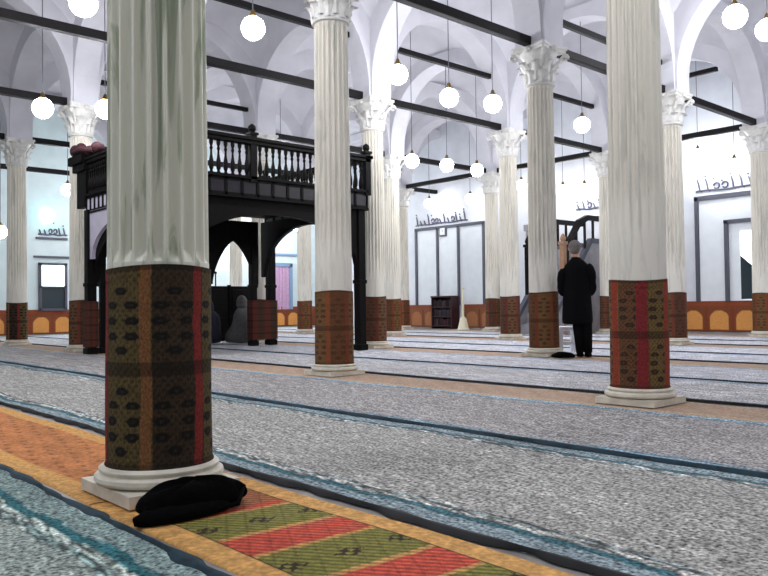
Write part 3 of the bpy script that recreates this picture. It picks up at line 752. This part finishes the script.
# ------------------------------------------------------------------ pulpit (minbar) stair
mb = thing('pulpit_stair', 'grey pulpit stair with dark sloping handrails behind the standing person', 'pulpit', (0, 0, 0))
my0, my1 = 8.86, 9.72
for y in (my0, my1):
    m = MB(); m.prism([(12.45, .018), (12.45, .35), (13.75, 1.85), (14.75, 1.85), (14.75, .018)], 'y', y-.03, y+.03); m.build('side_panel', MT['minbar'], mb)
    m = MB(); m.prism([(12.45, .35), (12.45, .47), (13.72, 1.95), (14.75, 1.95), (14.75, 1.85), (13.75, 1.85)], 'y', y-.05, y+.05); m.build('stringer', MT['frame'], mb)
    m = MB(); m.prism([(12.8, 1.55), (12.8, 1.70), (13.3, 2.30), (13.62, 2.42), (14.75, 2.42), (14.75, 2.32), (13.66, 2.32), (13.36, 2.18)], 'y', y-.04, y+.04); m.build('handrail', MT['tie'], mb)
    for k in range(6):
        x = 12.95+.3*k; zb = min(1.9, .4+(x-12.45)*1.16); zt = min(2.34, 1.6+(x-12.8)*1.1)
        m = MB(); m.box(x-.02, x+.02, y-.02, y+.02, zb, zt); m.build('baluster', MT['tie'], mb)
for k in range(8):
    m = MB(); m.box(12.5+.16*k, 14.72, my0+.03, my1-.03, max(.018, .22*k), .22*(k+1)); m.build('step', MT['minbar'], mb)
for y, mat in ((my0, 'gold'), (my1, 'wood')):
    m = MB(); m.box(12.74, 12.84, y-.05, y+.05, .018, 1.78); m.box(12.72, 12.86, y-.07, y+.07, 1.78, 1.84); m.lathe([(.04, 1.84), (.06, 1.9), (.04, 1.96), (.01, 2.0)], c=(12.79, y), n=14); m.build('newel_post', MT[mat], mb, bevel=.008)

# ------------------------------------------------------------------ dark screen under the gallery
sc = thing('folding_screen', 'low dark wooden screen standing behind the gallery posts', 'screen', (0, 0, 0))
for k in range(4):
    x = 5.2+.62*k; m = MB(); m.box(x+.005, x+.615, 11.86, 11.90, .04, 1.0); m.box(x+.06, x+.58, 11.85, 11.865, .1, .45); m.box(x+.06, x+.58, 11.85, 11.865, .55, .94); m.build('panel', MT['wood'], sc, bevel=.006)
    m = MB(); m.box(x, x+.03, 11.84, 11.92, .018, 1.02); m.build('upright', MT['wood'], sc)
for k in range(1, 4):
    m = MB(); m.tube([(5.2+.62*k-.25, 11.88, 1.0), (5.2+.62*k-.25, 11.88, 1.22)], .012, 8); m.ball((5.2+.62*k-.25, 11.88, 1.23), .025, 10, 6); m.build('finial', MT['tie'], sc)

# ------------------------------------------------------------------ people
def skin_body(name, verts, edges, radii, mat, parent, sub=2):
    me = bpy.data.meshes.new(name); me.from_pydata(verts, edges, []); o = bpy.data.objects.new(name, me); COL.objects.link(o); o.parent = parent
    me.materials.append(mat)
    o.modifiers.new('skin', 'SKIN'); d = me.skin_vertices[0].data
    for k, r in enumerate(radii): d[k].radius = r if isinstance(r, tuple) else (r, r)
    d[0].use_root = True
    o.modifiers['skin'].use_smooth_shade = True
    s = o.modifiers.new('sub', 'SUBSURF'); s.levels = s.render_levels = sub
    return o
PSC = 1.0
FACE = math.radians(35)                    # where the standing person looks
pe = thing('person', 'person standing with back turned in long black coat, grey hair, dark trousers', 'person', (7.50, 5.02, .018), FACE-PI/2)
pe.scale = (.72, .72, .72)
# body: y is forward, x right
V = [(0, 0, .96), (0, 0, 1.12), (0, .0, 1.30), (0, .01, 1.46), (0, .03, 1.55), (-.02, .07, 1.63), (-.02, .075, 1.74), (-.02, .07, 1.81),
     (.11, 0, .90), (.145, .01, .50), (.155, -.01, .09), (.155, .10, .035), (.155, .17, .03),
     (-.06, 0, .90), (.005, .02, .50), (.035, .02, .09), (.035, .13, .035), (.035, .20, .03),
     (.16, .0, 1.36), (.235, -.03, 1.17), (.20, .14, 1.0), (.18, .20, .98),
     (-.16, .0, 1.36), (-.235, -.02, 1.17), (-.20, .14, 1.0), (-.18, .20, .98)]
Ed = [(0, 1), (1, 2), (2, 3), (3, 4), (4, 5), (5, 6), (6, 7), (0, 8), (8, 9), (9, 10), (10, 11), (11, 12), (0, 13), (13, 14), (14, 15), (15, 16), (16, 17), (3, 18), (18, 19), (19, 20), (20, 21), (3, 22), (22, 23), (23, 24), (24, 25)]
Rd = [(.13, .10), (.12, .09), (.12, .09), (.08, .06), .055, .075, .092, .06, .085, .06, .045, .04, .03, .085, .06, .045, .04, .03, .035, .035, .034, .03, .035, .035, .034, .03]
body = skin_body('body', V, Ed, Rd, MT['skin'], pe)
m = MB()                                   # face details sit in one small mesh on the head
m.ball((-.02, .165, 1.70), (.014, .022, .02), 10, 8); m.ball((-.112, .07, 1.71), (.014, .025, .034), 10, 8); m.ball((.072, .07, 1.71), (.014, .025, .034), 10, 8)
m.build('face_features', MT['skin'], pe, smooth=True)
m = MB()
for sx in (-.05, .01): m.ball((sx, .158, 1.735), (.013, .01, .009), 10, 6)
m.box(-.045, .005, .155, .166, 1.655, 1.662); m.build('eyes_and_mouth', MT['maroon'], pe)
for sg in (-1, 1):                         # hands with separate fingers
    hm = MB(); hx, hy, hz = sg*.18, .20, .98
    hm.ball((hx, hy+.04, hz-.01), (.04, .055, .02), 12, 8)
    for k, (dx, ln) in enumerate(((-.028, .065), (-.010, .078), (.010, .074), (.028, .058))):
        hm.tube([(hx+dx, hy+.08, hz-.008), (hx+dx, hy+.08+ln*.5, hz-.02), (hx+dx-sg*.006, hy+.08+ln*.8, hz-.05)], [.010, .009, .006], 8)
    hm.tube([(hx-sg*.035, hy+.02, hz), (hx-sg*.062, hy+.055, hz-.012), (hx-sg*.06, hy+.09, hz-.025)], [.012, .010, .007], 8)
    hm.build('hand', MT['skin'], pe, smooth=True)
m = MB()
m.loft([(0, -.01, .50, .235, .155), (0, -.01, .54, .242, .163), (0, -.01, .85, .225, .158), (0, -.005, 1.02, .212, .145), (0, 0, 1.2, .212, .14), (0, 0, 1.36, .215, .135), (0, .005, 1.44, .19, .115), (0, .015, 1.50, .125, .09), (-.005, .03, 1.545, .075, .078), (-.01, .04, 1.575, .07, .075)], 28)
for sg in (-1, 1):
    m.tube([(sg*.14, 0, 1.43), (sg*.2, -.005, 1.39), (sg*.245, -.03, 1.2), (sg*.25, -.02, 1.1), (sg*.22, .08, 1.01), (sg*.19, .18, .985)], [.08, .085, .078, .075, .066, .055], 14)
m.build('coat', MT['blackwool'], pe, smooth=True, sub=1)
for sg, x1 in ((.145, .155), (.0, .035)):
    m = MB(); m.tube([(sg*.8-.02, 0, .92), (sg, .01, .5), (x1, 0, .06)], [.10, .08, .065], 14); m.build('trouser_leg', MT['blackwool'], pe, smooth=True)
    m = MB(); m.loft([(x1, .05, 0, .055, .14), (x1, .05, .03, .058, .145), (x1, .03, .06, .05, .115), (x1, -.01, .09, .045, .06)], 16); m.build('shoe', MT['black'], pe, smooth=True)
m = MB(); m.ball((-.02, .055, 1.745), (.1, .105, .098), 20, 12); m.ball((-.02, .02, 1.68), (.08, .07, .07), 16, 10); m.build('hair', MT['hair'], pe, smooth=True)

def sitter(label, loc, rz, mat, s=1.0):
    t = thing('person', label, 'person', loc, rz)
    V = [(0, 0, .14), (0, -.02, .32), (0, .0, .50), (0, .02, .60), (0, .05, .67), (0, .06, .76), (.11, .10, .12), (.17, .22, .10), (.02, .28, .06), (-.11, .10, .12), (-.17, .22, .10), (-.02, .27, .06),
         (.12, .01, .52), (.11, .06, .34), (.05, .14, .24), (-.12, .01, .52), (-.11, .06, .34), (-.05, .14, .24)]
    E_ = [(0, 1), (1, 2), (2, 3), (3, 4), (4, 5), (0, 6), (6, 7), (7, 8), (0, 9), (9, 10), (10, 11), (3, 12), (12, 13), (13, 14), (3, 15), (15, 16), (16, 17)]
    R_ = [.12, .10, .10, .07, .05, .085, .08, .05, .04, .08, .05, .04, .045, .035, .03, .045, .035, .03]
    V = [(a*s, b*s, c*s) for a, b, c in V]
    skin_body('body', V, E_, [r*s for r in R_], MT['skin'], t)
    m = MB(); m.loft([(0, .10*s, 0.005, .29*s, .30*s), (0, .10*s, .13*s, .285*s, .29*s), (0, .06*s, .24*s, .25*s, .25*s), (0, 0, .36*s, .215*s, .17*s), (0, .0, .52*s, .22*s, .15*s), (0, .01*s, .60*s, .16*s, .12*s), (0, .03*s, .66*s, .09*s, .095*s)], 24)
    m.build('cloak', mat, t, smooth=True, sub=1)
    m = MB(); m.loft([(0, .02*s, .62*s, .11*s, .11*s), (0, .035*s, .70*s, .105*s, .108*s), (0, .045*s, .79*s, .10*s, .105*s), (0, .05*s, .85*s, .07*s, .075*s), (0, .05*s, .88*s, .02*s, .02*s)], 18); m.build('hood', mat, t, smooth=True, sub=1)
sitter('person seated on the floor in a grey hooded cloak under the gallery', (6.86, 11.06, .018), .2, MT['grey'], .92)
sitter('person seated on the floor in a dark navy robe beside the grey cloaked one', (6.37, 11.32, .018), 0, MT['navycloth'], .86)

# ------------------------------------------------------------------ small things
st = thing('plastic_stool', 'white plastic stool standing left of the person in black', 'stool', (7.93, 5.465, .024), math.radians(48))
st.scale = (.74, .74, .74)
m = MB(); m.box(-.155, .155, -.155, .155, .40, .43); m.box(-.13, .13, -.13, .13, .36, .40); m.build('seat', MT['whiteplastic'], st, bevel=.015)
for sx in (-1, 1):
    for sy in (-1, 1):
        m = MB(); m.prism([(sx*.04, .40), (sx*.16, .40), (sx*.178, 0), (sx*.10, 0)], 'y', sy*.14-.045, sy*.14+.045); m.build('leg', MT['whiteplastic'], st, bevel=.006)
for sy in (-1, 1):
    m = MB(); m.box(-.14, .14, sy*.15-.012, sy*.15+.012, .13, .17); m.build('stretcher', MT['whiteplastic'], st)
    m = MB(); m.box(sy*.15-.012, sy*.15+.012, -.14, .14, .13, .17); m.build('stretcher', MT['whiteplastic'], st)

def slump(name, label, cat, c, d, mat, seed, parts=None, rz=0):
    t = thing(name, label, cat, c, rz); rg = np.random.default_rng(seed); nu, nv = 40, 18; v = []; f = []
    ph = rg.uniform(0, 6, 8)
    for i in range(nv+1):
        q = -PI/2+PI*i/nv
        for k in range(nu):
            a = 2*PI*k/nu; e = .55
            cx = math.copysign(abs(math.cos(a))**e, math.cos(a)); sy = math.copysign(abs(math.sin(a))**e, math.sin(a)); cq = abs(math.cos(q))**.5; sq = math.copysign(abs(math.sin(q))**.75, math.sin(q))
            lump = 1+.07*math.sin(3*a+ph[0])+.05*math.sin(5*a+ph[1]+2*q)+.04*math.sin(9*a+ph[2])*math.cos(q)
            z = (sq*.5+.5); spread = 1.12-.28*z+.05*math.sin(2*a+ph[3])
            v.append((d[0]*.5*cx*cq*lump*spread, d[1]*.5*sy*cq*lump*spread, max(0.0, d[2]*z*(1+.10*math.sin(2*a+ph[4])+.08*math.sin(7*a+ph[5])*z))))
    for i in range(nv):
        for k in range(nu):
            k2 = (k+1) % nu; f.append((i*nu+k, i*nu+k2, (i+1)*nu+k2, (i+1)*nu+k))
    mm = MB(); mm.add(v, f); mm.build('pouch', mat, t, smooth=True); return t
bg = slump('cloth_bag', 'black slumped cloth bag lying against the base of the nearest column', 'bag', (1.15, 2.135, .012), (.34, .13, .085), MT['black'], 4, rz=.0)
m = MB(); m.loft([(-.07, -.055, 0.0, .15, .05), (-.07, -.055, .02, .155, .052), (-.07, -.05, .032, .12, .035), (-.06, -.045, .038, .05, .015)], 18); m.build('flap', MT['black'], bg, smooth=True)
m = MB(); m.tube([(-.15, -.02, .05), (-.20, -.04, .012), (-.14, -.085, .01), (.0, -.09, .01), (.10, -.08, .012), (.15, -.03, .05)], .008, 8); m.build('strap', MT['black'], bg, smooth=True)
slump('cloth_bag', 'small flat black bag on the carpet beneath the white stool', 'bag', (7.22, 5.02, .016), (.26, .14, .06), MT['black'], 9, rz=-.7)
pk = slump('cloth_bundle', 'bright pink cloth bundle on the floor behind the nearest column', 'bundle', (5.03, 12.25, .018), (.30, .25, .38), MT['pink'], 12)
m = MB(); m.tube([(-.05, 0, .36), (-.03, 0, .45), (.03, 0, .45), (.05, 0, .36)], .012, 8); m.build('handle', MT['pink'], pk, smooth=True)

# ------------------------------------------------------------------ the plan above is in column-bay units: bring everything to metres
K = 1.35
for o in S.objects:
    if o.parent is None:
        o.location = o.location*K
        if o.type != 'CAMERA': o.scale = o.scale*K

# ------------------------------------------------------------------ world, view
w = bpy.data.worlds.new('world'); S.world = w; w.use_nodes = True
w.node_tree.nodes['Background'].inputs[0].default_value = (.86, .90, 1, 1); w.node_tree.nodes['Background'].inputs[1].default_value = .18
S.view_settings.view_transform = 'Standard'; S.view_settings.look = 'None'; S.view_settings.gamma = 1; S.view_settings.use_curve_mapping = False
S.view_settings.exposure = 1.6
S.cycles.use_denoising = True; S.cycles.max_bounces = 8; S.cycles.diffuse_bounces = 6
